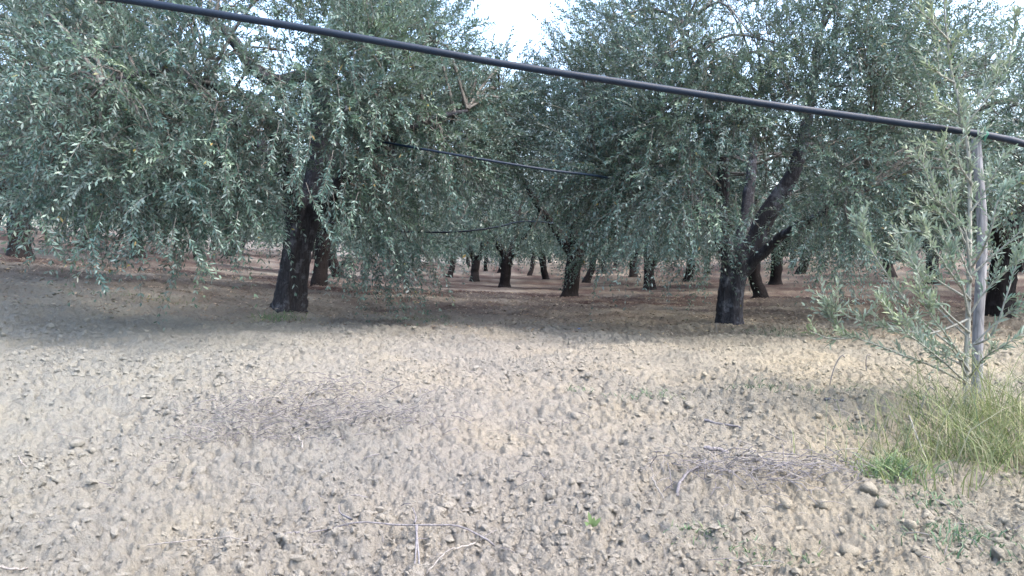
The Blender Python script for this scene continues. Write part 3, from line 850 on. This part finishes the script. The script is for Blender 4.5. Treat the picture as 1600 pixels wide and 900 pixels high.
# sawn stub on the front tree that carries the pipe
pb = P(1525, 640, 5.42); pt = P(1525, 216, 5.42)
zb = float(ground_low(pb[0], pb[1]))
mb = MB()
tube(mb, spline([[pb[0] + .01, pb[1], zb - .25], [pb[0], pb[1], zb + .5], [pb[0] + .012, pb[1], zb + 1.2], [pt[0], pt[1], pt[2] - 0.005]], 30), np.linspace(0.037, 0.031, 30), 18, 0, 0, 0.06)
post = mb.build('wooden_post', M_POST)
tag(post, 'weathered grey wooden post standing in tall grass beside the young olive tree', 'post')

# ------------------------------------------------------------------ young olive tree by the post
rng = np.random.default_rng(77)
yb = P(1512, 640, 5.25); yb[2] = float(ground_low(yb[0], yb[1]))
sap = empty('young_olive_tree', tuple(yb))
tag(sap, 'young pale green olive tree with thin branches tied beside the grey post', 'tree')
def ybr(pts, r0, r1, name='branch', leaves=True, dens=0.85, leaf=0.068, sub=True):
    q = spline([P(*p) for p in pts], 24)
    q = q + np.cumsum(rng.normal(size=q.shape) * 0.0016, 0)
    mb = Leafy(); tube(mb, q, np.linspace(r0, r1, 24), 7, 1, 0, 0.06, rng=rng)
    if leaves:
        seg = np.linalg.norm(np.diff(q, axis=0), axis=1).sum()
        K = max(4, int(seg / 0.024 * dens))
        t = np.linspace(0.22, 1.0, K) * 22.99; i = t.astype(int); f = (t - i)[:, None]
        pos = q[i] * (1 - f) + q[np.minimum(i + 1, 23)] * f; tan = nrm(q[np.minimum(i + 1, 23)] - q[np.maximum(i - 1, 0)])
        a = nrm(np.cross(tan, np.array([0.2, 1.0, 0.1]))); b = np.cross(tan, a)
        s = np.where((np.arange(K) % 2)[:, None] == 0, a, b)
        for sg in (1, -1):
            ok = rng.random(K) < 0.85
            ld = nrm(tan * 0.95 + sg * s * 0.75 + rng.normal(size=(K, 3)) * 0.2 + np.array([0, 0, 0.18]))
            leaf_fine(mb, pos[ok], ld[ok], nrm(rng.normal(size=(K, 3)) * 0.7 + np.array([0, -0.5, 0.6]))[ok], (leaf * (0.55 + 0.6 * rng.random(K)))[ok], (0.0135 * (0.75 + 0.5 * rng.random(K)))[ok],
                      np.clip(0.5 + rng.normal(size=K) * 0.25, 0, 1)[ok], 0)
        if sub:
            n = max(2, int(seg / 0.10))
            j = rng.integers(6, 23, n)
            D = nrm(np.gradient(q, axis=0))[j] * 0.6 + rng.normal(size=(n, 3)) * 0.5 + np.array([0, 0, 0.45])
            sprigs(mb, q[j], D, 0.09 + 0.17 * rng.random(n), rng, 6, leaf * 0.92, 0.0135, 0.05, 1.0, 0.5, fine=True, spread=0.55)
    return mb.build((name, 'leaves'), (M_YOUNG, M_YTWIG), sap, False)
ybr([(1512, 648, 5.25), (1510, 600, 5.25), (1514, 500, 5.26), (1517, 400, 5.28), (1518, 300, 5.29), (1514, 225, 5.28), (1505, 190, 5.26), (1500, 150, 5.25), (1490, 110, 5.24), (1485, 68, 5.22), (1478, 5, 5.2), (1472, -60, 5.2)], 0.020, 0.004, 'trunk', True, 0.6)
Y = [[(1485, 67, 5.22), (1462, 42, 5.15), (1440, 19, 5.1), (1425, -10, 5.05)], [(1492, 129, 5.24), (1466, 112, 5.15), (1445, 96, 5.1)], [(1504, 184, 5.26), (1480, 168, 5.2), (1459, 155, 5.1)],
     [(1507, 199, 5.26), (1545, 150, 5.2), (1573, 107, 5.15), (1581, 53, 5.1), (1584, 20, 5.1)], [(1505, 176, 5.26), (1533, 141, 5.3), (1557, 93, 5.3)], [(1489, 109, 5.24), (1517, 85, 5.2)],
     [(1512, 600, 5.25), (1457, 573, 5.1), (1410, 556, 5.0), (1365, 540, 4.95), (1321, 523, 4.9), (1298, 500, 4.9), (1285, 485, 4.9)], [(1330, 528, 4.9), (1300, 528, 4.85), (1263, 518, 4.8)],
     [(1514, 498, 5.26), (1457, 519, 5.1), (1402, 514, 5.0), (1343, 499, 4.9), (1296, 472, 4.85)],
     [(1514, 560, 5.25), (1439, 503, 5.1), (1406, 459, 5.05), (1373, 415, 5.0), (1347, 371, 5.0), (1340, 345, 5.0)],
     [(1517, 430, 5.27), (1505, 356, 5.2), (1464, 312, 5.1), (1446, 272, 5.05), (1430, 240, 5.0)], [(1517, 440, 5.27), (1512, 426, 5.2), (1472, 342, 5.1), (1450, 330, 5.05), (1425, 318, 5.0)],
     [(1518, 430, 5.27), (1560, 392, 5.2), (1600, 353, 5.1), (1640, 310, 5.0)], [(1516, 490, 5.27), (1541, 455, 5.2), (1600, 397, 5.1), (1640, 360, 5.0)], [(1514, 545, 5.25), (1560, 500, 5.15), (1600, 470, 5.05), (1630, 440, 5.0)],
     [(1516, 470, 5.27), (1470, 440, 5.2), (1425, 420, 5.1), (1395, 385, 5.0)], [(1517, 400, 5.27), (1490, 330, 5.2), (1480, 260, 5.1), (1470, 220, 5.0)], [(1518, 330, 5.27), (1545, 290, 5.2), (1570, 240, 5.1)],
     [(1515, 520, 5.25), (1470, 480, 5.0), (1440, 440, 4.9), (1420, 400, 4.85)], [(1514, 580, 5.25), (1480, 530, 5.0), (1450, 490, 4.9), (1430, 450, 4.85)], [(1512, 590, 5.25), (1490, 545, 5.1), (1470, 560, 5.0), (1445, 545, 4.9)],
     [(1514, 600, 5.25), (1470, 560, 4.95), (1420, 520, 4.8), (1380, 470, 4.75)], [(1514, 575, 5.25), (1460, 545, 5.3), (1410, 500, 5.4), (1385, 440, 5.45)],
     [(1515, 530, 5.25), (1455, 470, 5.35), (1430, 420, 5.4), (1415, 360, 5.45)], [(1516, 470, 5.26), (1480, 420, 5.0), (1455, 380, 4.9), (1440, 340, 4.85)], [(1514, 590, 5.25), (1540, 560, 5.0), (1570, 540, 4.9), (1600, 520, 4.85)],
     [(1517, 380, 5.27), (1490, 340, 5.35), (1460, 290, 5.4), (1450, 250, 5.4)], [(1517, 420, 5.27), (1545, 370, 5.0), (1560, 310, 4.9), (1575, 280, 4.9)],
     [(1516, 500, 5.27), (1500, 440, 5.1), (1485, 400, 5.0), (1475, 370, 4.95)], [(1515, 540, 5.26), (1550, 520, 5.1), (1580, 430, 5.0), (1590, 400, 5.0)], [(1518, 290, 5.28), (1500, 260, 5.2), (1492, 225, 5.15)]]
for k, pts in enumerate(Y):
    ybr(pts, 0.0085 if k > 5 else 0.006, 0.0022)

# ------------------------------------------------------------------ grass, weeds, straw, twigs
def on_ground(px, py):
    lo, hi = 1.5, 40.0
    for _ in range(40):
        m = (lo + hi) / 2; p = P(px, py, m)
        if p[2] > float(ground_low(p[0], m)): lo = m
        else: hi = m
    p = P(px, py, lo); p[2] = float(ground_low(p[0], p[1])) ; return p

def blades(mb, x, y, h, w, lean, rng, tint, mat=0, z=None):
    n = len(x)
    z = ground_z(x, y) - 0.01 if z is None else z
    a = rng.random(n) * 6.283; d = np.stack([np.cos(a), np.sin(a), np.zeros(n)], -1)
    b = rng.random(n) * 6.283; s = np.stack([np.cos(b), np.sin(b), np.zeros(n)], -1) * w[:, None] * 0.5
    base = np.stack([x, y, z], -1)
    rows = []
    for t in (0, 0.4, 0.75):
        c = base + np.array([0, 0, 1.0]) * (h * t * (1 - 0.35 * lean * t))[:, None] + d * (h * lean * t * t)[:, None]
        rows += [c - s * (1 - 0.5 * t), c + s * (1 - 0.5 * t)]
    tip = base + np.array([0, 0, 1.0]) * (h * (1 - 0.35 * lean))[:, None] + d * (h * lean)[:, None]
    v = np.stack(rows + [tip], 1); k = np.arange(n)[:, None] * 7
    q = np.concatenate([k + np.array([[0, 1, 3, 2]]), k + np.array([[2, 3, 5, 4]])])
    mb.add(v, q, k + np.array([[4, 5, 6]]), mat, np.repeat(tint, 7))

rng = np.random.default_rng(88)
gp = [on_ground(px, py) for px, py in [(1400, 735), (1440, 720), (1480, 715), (1520, 720), (1560, 725), (1590, 740), (1620, 735), (1470, 680), (1510, 670), (1550, 665), (1590, 660), (1640, 680), (1430, 745), (1600, 700)]]
mb = MB()
for k, g in enumerate(gp):
    n = 130
    x = g[0] + rng.normal(size=n) * 0.19; y = g[1] + rng.normal(size=n) * 0.17
    dry = 0.45 + 0.22 * rng.normal() 
    hh = (0.16 if k in (0, 12) else 0.48 if k > 6 else 0.36) * (0.25 + 1.25 * rng.random(n) ** 1.6)
    blades(mb, x, y, hh, 0.003 + 0.004 * rng.random(n), 0.25 + 1.2 * rng.random(n), rng, np.clip(dry + 0.14 + rng.normal(size=n) * 0.28, 0, 1))
g = mb.build('tall_grass', M_GRASS); tag(g, 'tall yellow green grass around the foot of post and young tree', 'grass', kind='stuff')

def weed_patch(px, py, wx, wy, n, h, label, tall=False, tint=0.3):
    c = on_ground(px, py)
    mb = MB()
    x = c[0] + rng.normal(size=n) * wx; y = c[1] + rng.normal(size=n) * wy
    blades(mb, x, y, h * (0.5 + rng.random(n)), 0.004 + 0.006 * rng.random(n), 0.4 + 0.8 * rng.random(n), rng, np.clip(tint + rng.normal(size=n) * 0.25, 0, 1), 0)
    o = mb.build('weed_patch', M_WEED); tag(o, label, 'weeds', 'low green weeds on the soil', 'stuff')
weed_patch(437, 500, 0.16, 0.22, 420, 0.07, 'bright green grass tuft at the foot of the large grey-mottled trunk', tint=0.6)
weed_patch(1012, 630, 0.11, 0.06, 170, 0.045, 'dark green weeds in the middle of the bare soil')
weed_patch(908, 614, 0.06, 0.05, 60, 0.04, 'smallest weed patch, alone in the middle distance of the bare soil')
weed_patch(1180, 608, 0.16, 0.06, 170, 0.045, 'thin weeds below the twin-stemmed trunk on the bare soil')
weed_patch(1300, 610, 0.18, 0.06, 120, 0.04, 'sparse weeds between the thin weeds and the young tree')
weed_patch(1428, 626, 0.06, 0.05, 110, 0.05, 'dense dark weed clump just left of the tall grass')
weed_patch(1338, 676, 0.09, 0.06, 130, 0.04, 'dark weeds in front of the tall grass, on its left')
weed_patch(1230, 522, 0.35, 0.25, 320, 0.06, 'dull green growth in the shade right of the twin-stemmed trunk')
weed_patch(660, 500, 0.35, 0.25, 320, 0.05, 'dull green growth in the shade right of the large front trunk')
weed_patch(230, 468, 0.5, 0.3, 300, 0.05, 'dull green growth in the shade left of the large front trunk')
weed_patch(1450, 790, 0.10, 0.07, 200, 0.04, 'green weeds among the yellow clods below the tall grass')
weed_patch(1390, 745, 0.08, 0.07, 330, 0.10, 'leafy bright green weeds at the near corner of the tall grass', tint=0.75)
weed_patch(1090, 838, 0.07, 0.04, 110, 0.035, 'small weeds near the bottom edge beside a straw heap', tint=0.5)
weed_patch(1200, 870, 0.12, 0.06, 130, 0.04, 'weeds close to the bottom edge between clods')
weed_patch(1500, 850, 0.14, 0.08, 260, 0.05, 'widest weeds at the lower right corner of the picture')

# broad-leaved seedling in the foreground
c = on_ground(925, 828)
mb = MB()
for k, (dx, dz, ln) in enumerate([(-0.25, 1, .085), (0.5, .7, .07), (0.1, .8, .06), (-.6, .5, .05)]):
    d = nrm(np.array([dx, -0.3, dz]))
    leaf_fine(mb, np.array([[c[0], c[1], c[2] + .012]]), d[None], nrm(np.array([[0.1, -1, 0.3]])), np.array([ln]), np.array([0.02]), np.array([1.0]), 0)
tag(mb.build('seedling', M_WEED), 'bright green seedling with broad upright leaves on the bare soil', 'plant')

# dry upright stalks
for (px, py, top, lab) in [(1296, 600, (1314, 556), 'tall dry bent grass stalk left of the young tree, the left of two'), (1355, 585, (1355, 555), 'short dry grass stalk below the young tree, the right of two'),
                           (1437, 655, (1452, 606), 'pale dry grass stalk leaning beside the tall grass'), (1122, 522, (1119, 505), 'tiny pale stalk in front of the twin-stemmed trunk')]:
    b = on_ground(px, py); t = P(top[0], top[1], b[1])
    mb = MB(); tube(mb, spline([b - [0, 0, .02], (b + t) / 2 + [-.01, 0, .01], t, t + [0.03, 0, -.01]], 12), np.linspace(.004, .006, 12), 5)
    tag(mb.build('dry_stalk', M_DRY), lab, 'stalk', 'dry upright stalks')

# sticks that can be told apart
def stick(pts, r0, r1, mat, label, forks=()):
    q = []
    for (px, py, hh) in pts:
        g = on_ground(px, py); g[2] = float(ground_z(g[0], g[1])) + hh; q.append(g)
    mb = MB(); q = spline(q, 20); tube(mb, q + np.cumsum(rng.normal(size=q.shape) * 0.0035, 0), np.linspace(r0, r1, 20), 6, 0, 0, 0.15)
    for f in forks:
        w = []
        for (px, py, hh) in f:
            g = on_ground(px, py); g[2] = float(ground_z(g[0], g[1])) + hh; w.append(g)
        tube(mb, spline(w, 10), np.linspace(r1 * 1.1, r1 * 0.6, 10), 5)
    tag(mb.build('fallen_twig', mat), label, 'twig', 'twigs lying on the soil')
stick([(440, 852, .01), (500, 842, .03), (560, 840, .035), (650, 846, .03), (720, 840, .03), (775, 848, .01)], .0028, .0045, M_DEAD, 'longest grey twig lying across the soil at the bottom',
      forks=([(652, 846, .03), (648, 880, .02), (640, 899, .01)], [(650, 846, .03), (655, 880, .02), (652, 905, .01)], [(648, 845, .03), (650, 822, .05), (645, 812, .06)], [(550, 840, .035), (532, 825, .05), (530, 818, .06)]))
stick([(742, 850, .02), (710, 870, .02), (660, 900, .01)], .004, .0025, M_DRY, 'straw coloured twig slanting to the bottom edge below the longest twig')
stick([(655, 692, .01), (675, 715, .03), (693, 745, .02)], .0035, .002, M_DRY, 'thin pale straw leaning on bare soil near the centre')
stick([(466, 698, .02), (474, 718, .01)], .005, .004, M_DRY, 'short white stick below the heap of dry twigs')
stick([(1022, 765, .05), (1035, 785, .03), (1049, 806, .01)], .005, .003, M_DRY, 'brown straw leaning beside the straw heap')
stick([(1058, 788, .02), (1066, 768, .04), (1085, 745, .05), (1110, 738, .03)], .008, .005, M_DEAD, 'curved pale stick at the near side of the straw heap')
stick([(1103, 719, .03), (1140, 722, .02)], .013, .011, M_DEAD, 'thick short stick on the straw heap')
stick([(1100, 660, .01), (1150, 668, .015), (1185, 680, .01)], .008, .004, M_DEAD, 'dark twig lying beyond the straw heap')
stick([(230, 857, .02), (345, 857, .03), (395, 872, .02)], .0035, .002, M_DRY, 'long pale straw near the bottom edge on the left')
stick([(28, 728, .02), (48, 740, .01)], .004, .003, M_DRY, 'short pale straw at the left side of the soil')
stick([(205, 560, .03), (218, 570, .01)], .007, .006, M_DRY, 'white stick lying far left on the soil')
stick([(0, 897, .02), (40, 888, .02), (60, 870, .01)], .006, .003, M_DRY, 'thick straw in the lower left corner')
stick([(1290, 632, .01), (1315, 637, .01)], .012, .008, M_DEAD, 'short dark stick left of the tall grass')
stick([(1420, 695, .2), (1440, 720, .1), (1458, 740, .01)], .005, .004, M_DRY, 'dry reed leaning across the near side of the tall grass')

def litter(name, spots, label, mats, seed, lmin, lmax, r_, lift):
    rg = np.random.default_rng(seed); mb = MB()
    for (px, py, wx, wy, n) in spots:
        c = on_ground(px, py)
        for k in range(n):
            x, y = c[0] + rg.normal() * wx, c[1] + rg.normal() * wy
            a = rg.random() * 6.283; L = lmin + (lmax - lmin) * rg.random() ** 1.5
            z = float(relief(np.array([x]), np.array([y]))[0]) + c[2] + (float(ground_low(x, y)) - c[2]) + lift * rg.random()
            d = np.array([math.cos(a), math.sin(a), rg.normal() * 0.35]) * L
            p0 = np.array([x, y, z + .006])
            tube(mb, np.array([p0, p0 + d * .5 + np.array([rg.normal() * .1, rg.normal() * .1, .08]) * L, p0 + d]), r_ * (0.6 + 0.8 * rg.random()), 4, 0 if rg.random() < 0.6 else 1, rng=rg)
    o = mb.build(name, mats); tag(o, label, 'dry litter', None, 'stuff')
litter('dry_twig_heap', [(490, 655, .32, .22, 420), (600, 670, .25, .14, 190), (400, 660, .25, .15, 150), (520, 615, .3, .12, 130), (360, 690, .12, .05, 90)], 'wide heap of grey dry twigs on the soil left of centre', [M_DEAD, M_DRY], 5, .02, .17, .0018, .08)
litter('straw_heap', [(1170, 755, .2, .12, 200), (1110, 745, .16, .1, 80), (1250, 750, .2, .1, 110), (1300, 735, .15, .1, 70)], 'heap of grey straw left of the tall grass', [M_DEAD, M_DRY], 6, .03, .2, .0017, .06)
sp = []
rg = np.random.default_rng(15)
for k in range(70):
    sp.append((rg.random() * 1600, 530 + 370 * rg.random(), .35, .3, 5))
sp += [(820, 760, .1, .08, 14), (500, 850, .1, .06, 10), (870, 665, .15, .08, 20), (150, 650, .3, .2, 8)]
litter('scattered_straw', sp, 'bits of straw strewn all over the open soil', [M_DRY, M_DEAD], 16, .02, .13, .0018, .015)

# leaf litter under the trees
rg = np.random.default_rng(18); mb = MB()
n = 17000
d = 9.2 * (19 / 9.2) ** rg.random(n); x = (rg.random(n) * 2 - 1) * 0.75 * d
z = ground_z(x, d) + 0.006
a = rg.random(n) * 6.283
ld = nrm(np.stack([np.cos(a), np.sin(a), rg.normal(size=n) * .25], -1))
leaf_quads(mb, np.stack([x, d, z], -1), ld, nrm(np.stack([rg.normal(size=n) * .4, rg.normal(size=n) * .4, np.ones(n)], -1)), 0.04 + 0.04 * rg.random(n), 0.012 + 0.012 * rg.random(n), rg.random(n))
M_LIT = leaf_material('fallen_leaf', [(0, (0.10, 0.07, 0.05)), (0.5, (0.20, 0.15, 0.11)), (1, (0.36, 0.30, 0.23))], (0.3, 0.26, 0.2), 0.0, 0.8)
tag(mb.build('fallen_leaves', M_LIT), 'dry fallen leaves on the shaded soil under the trees', 'leaves', None, 'stuff')

# a scrap of blue plastic
c = on_ground(905, 516); mb = MB()
mb.add(lump(IV1, np.random.default_rng(2), .3) * np.array([.03, .02, .009]) + c + [0, 0, .02], None, IF1)
tag(mb.build('plastic_scrap', M_BLUE), 'small blue plastic scrap at the edge of the open soil', 'scrap')
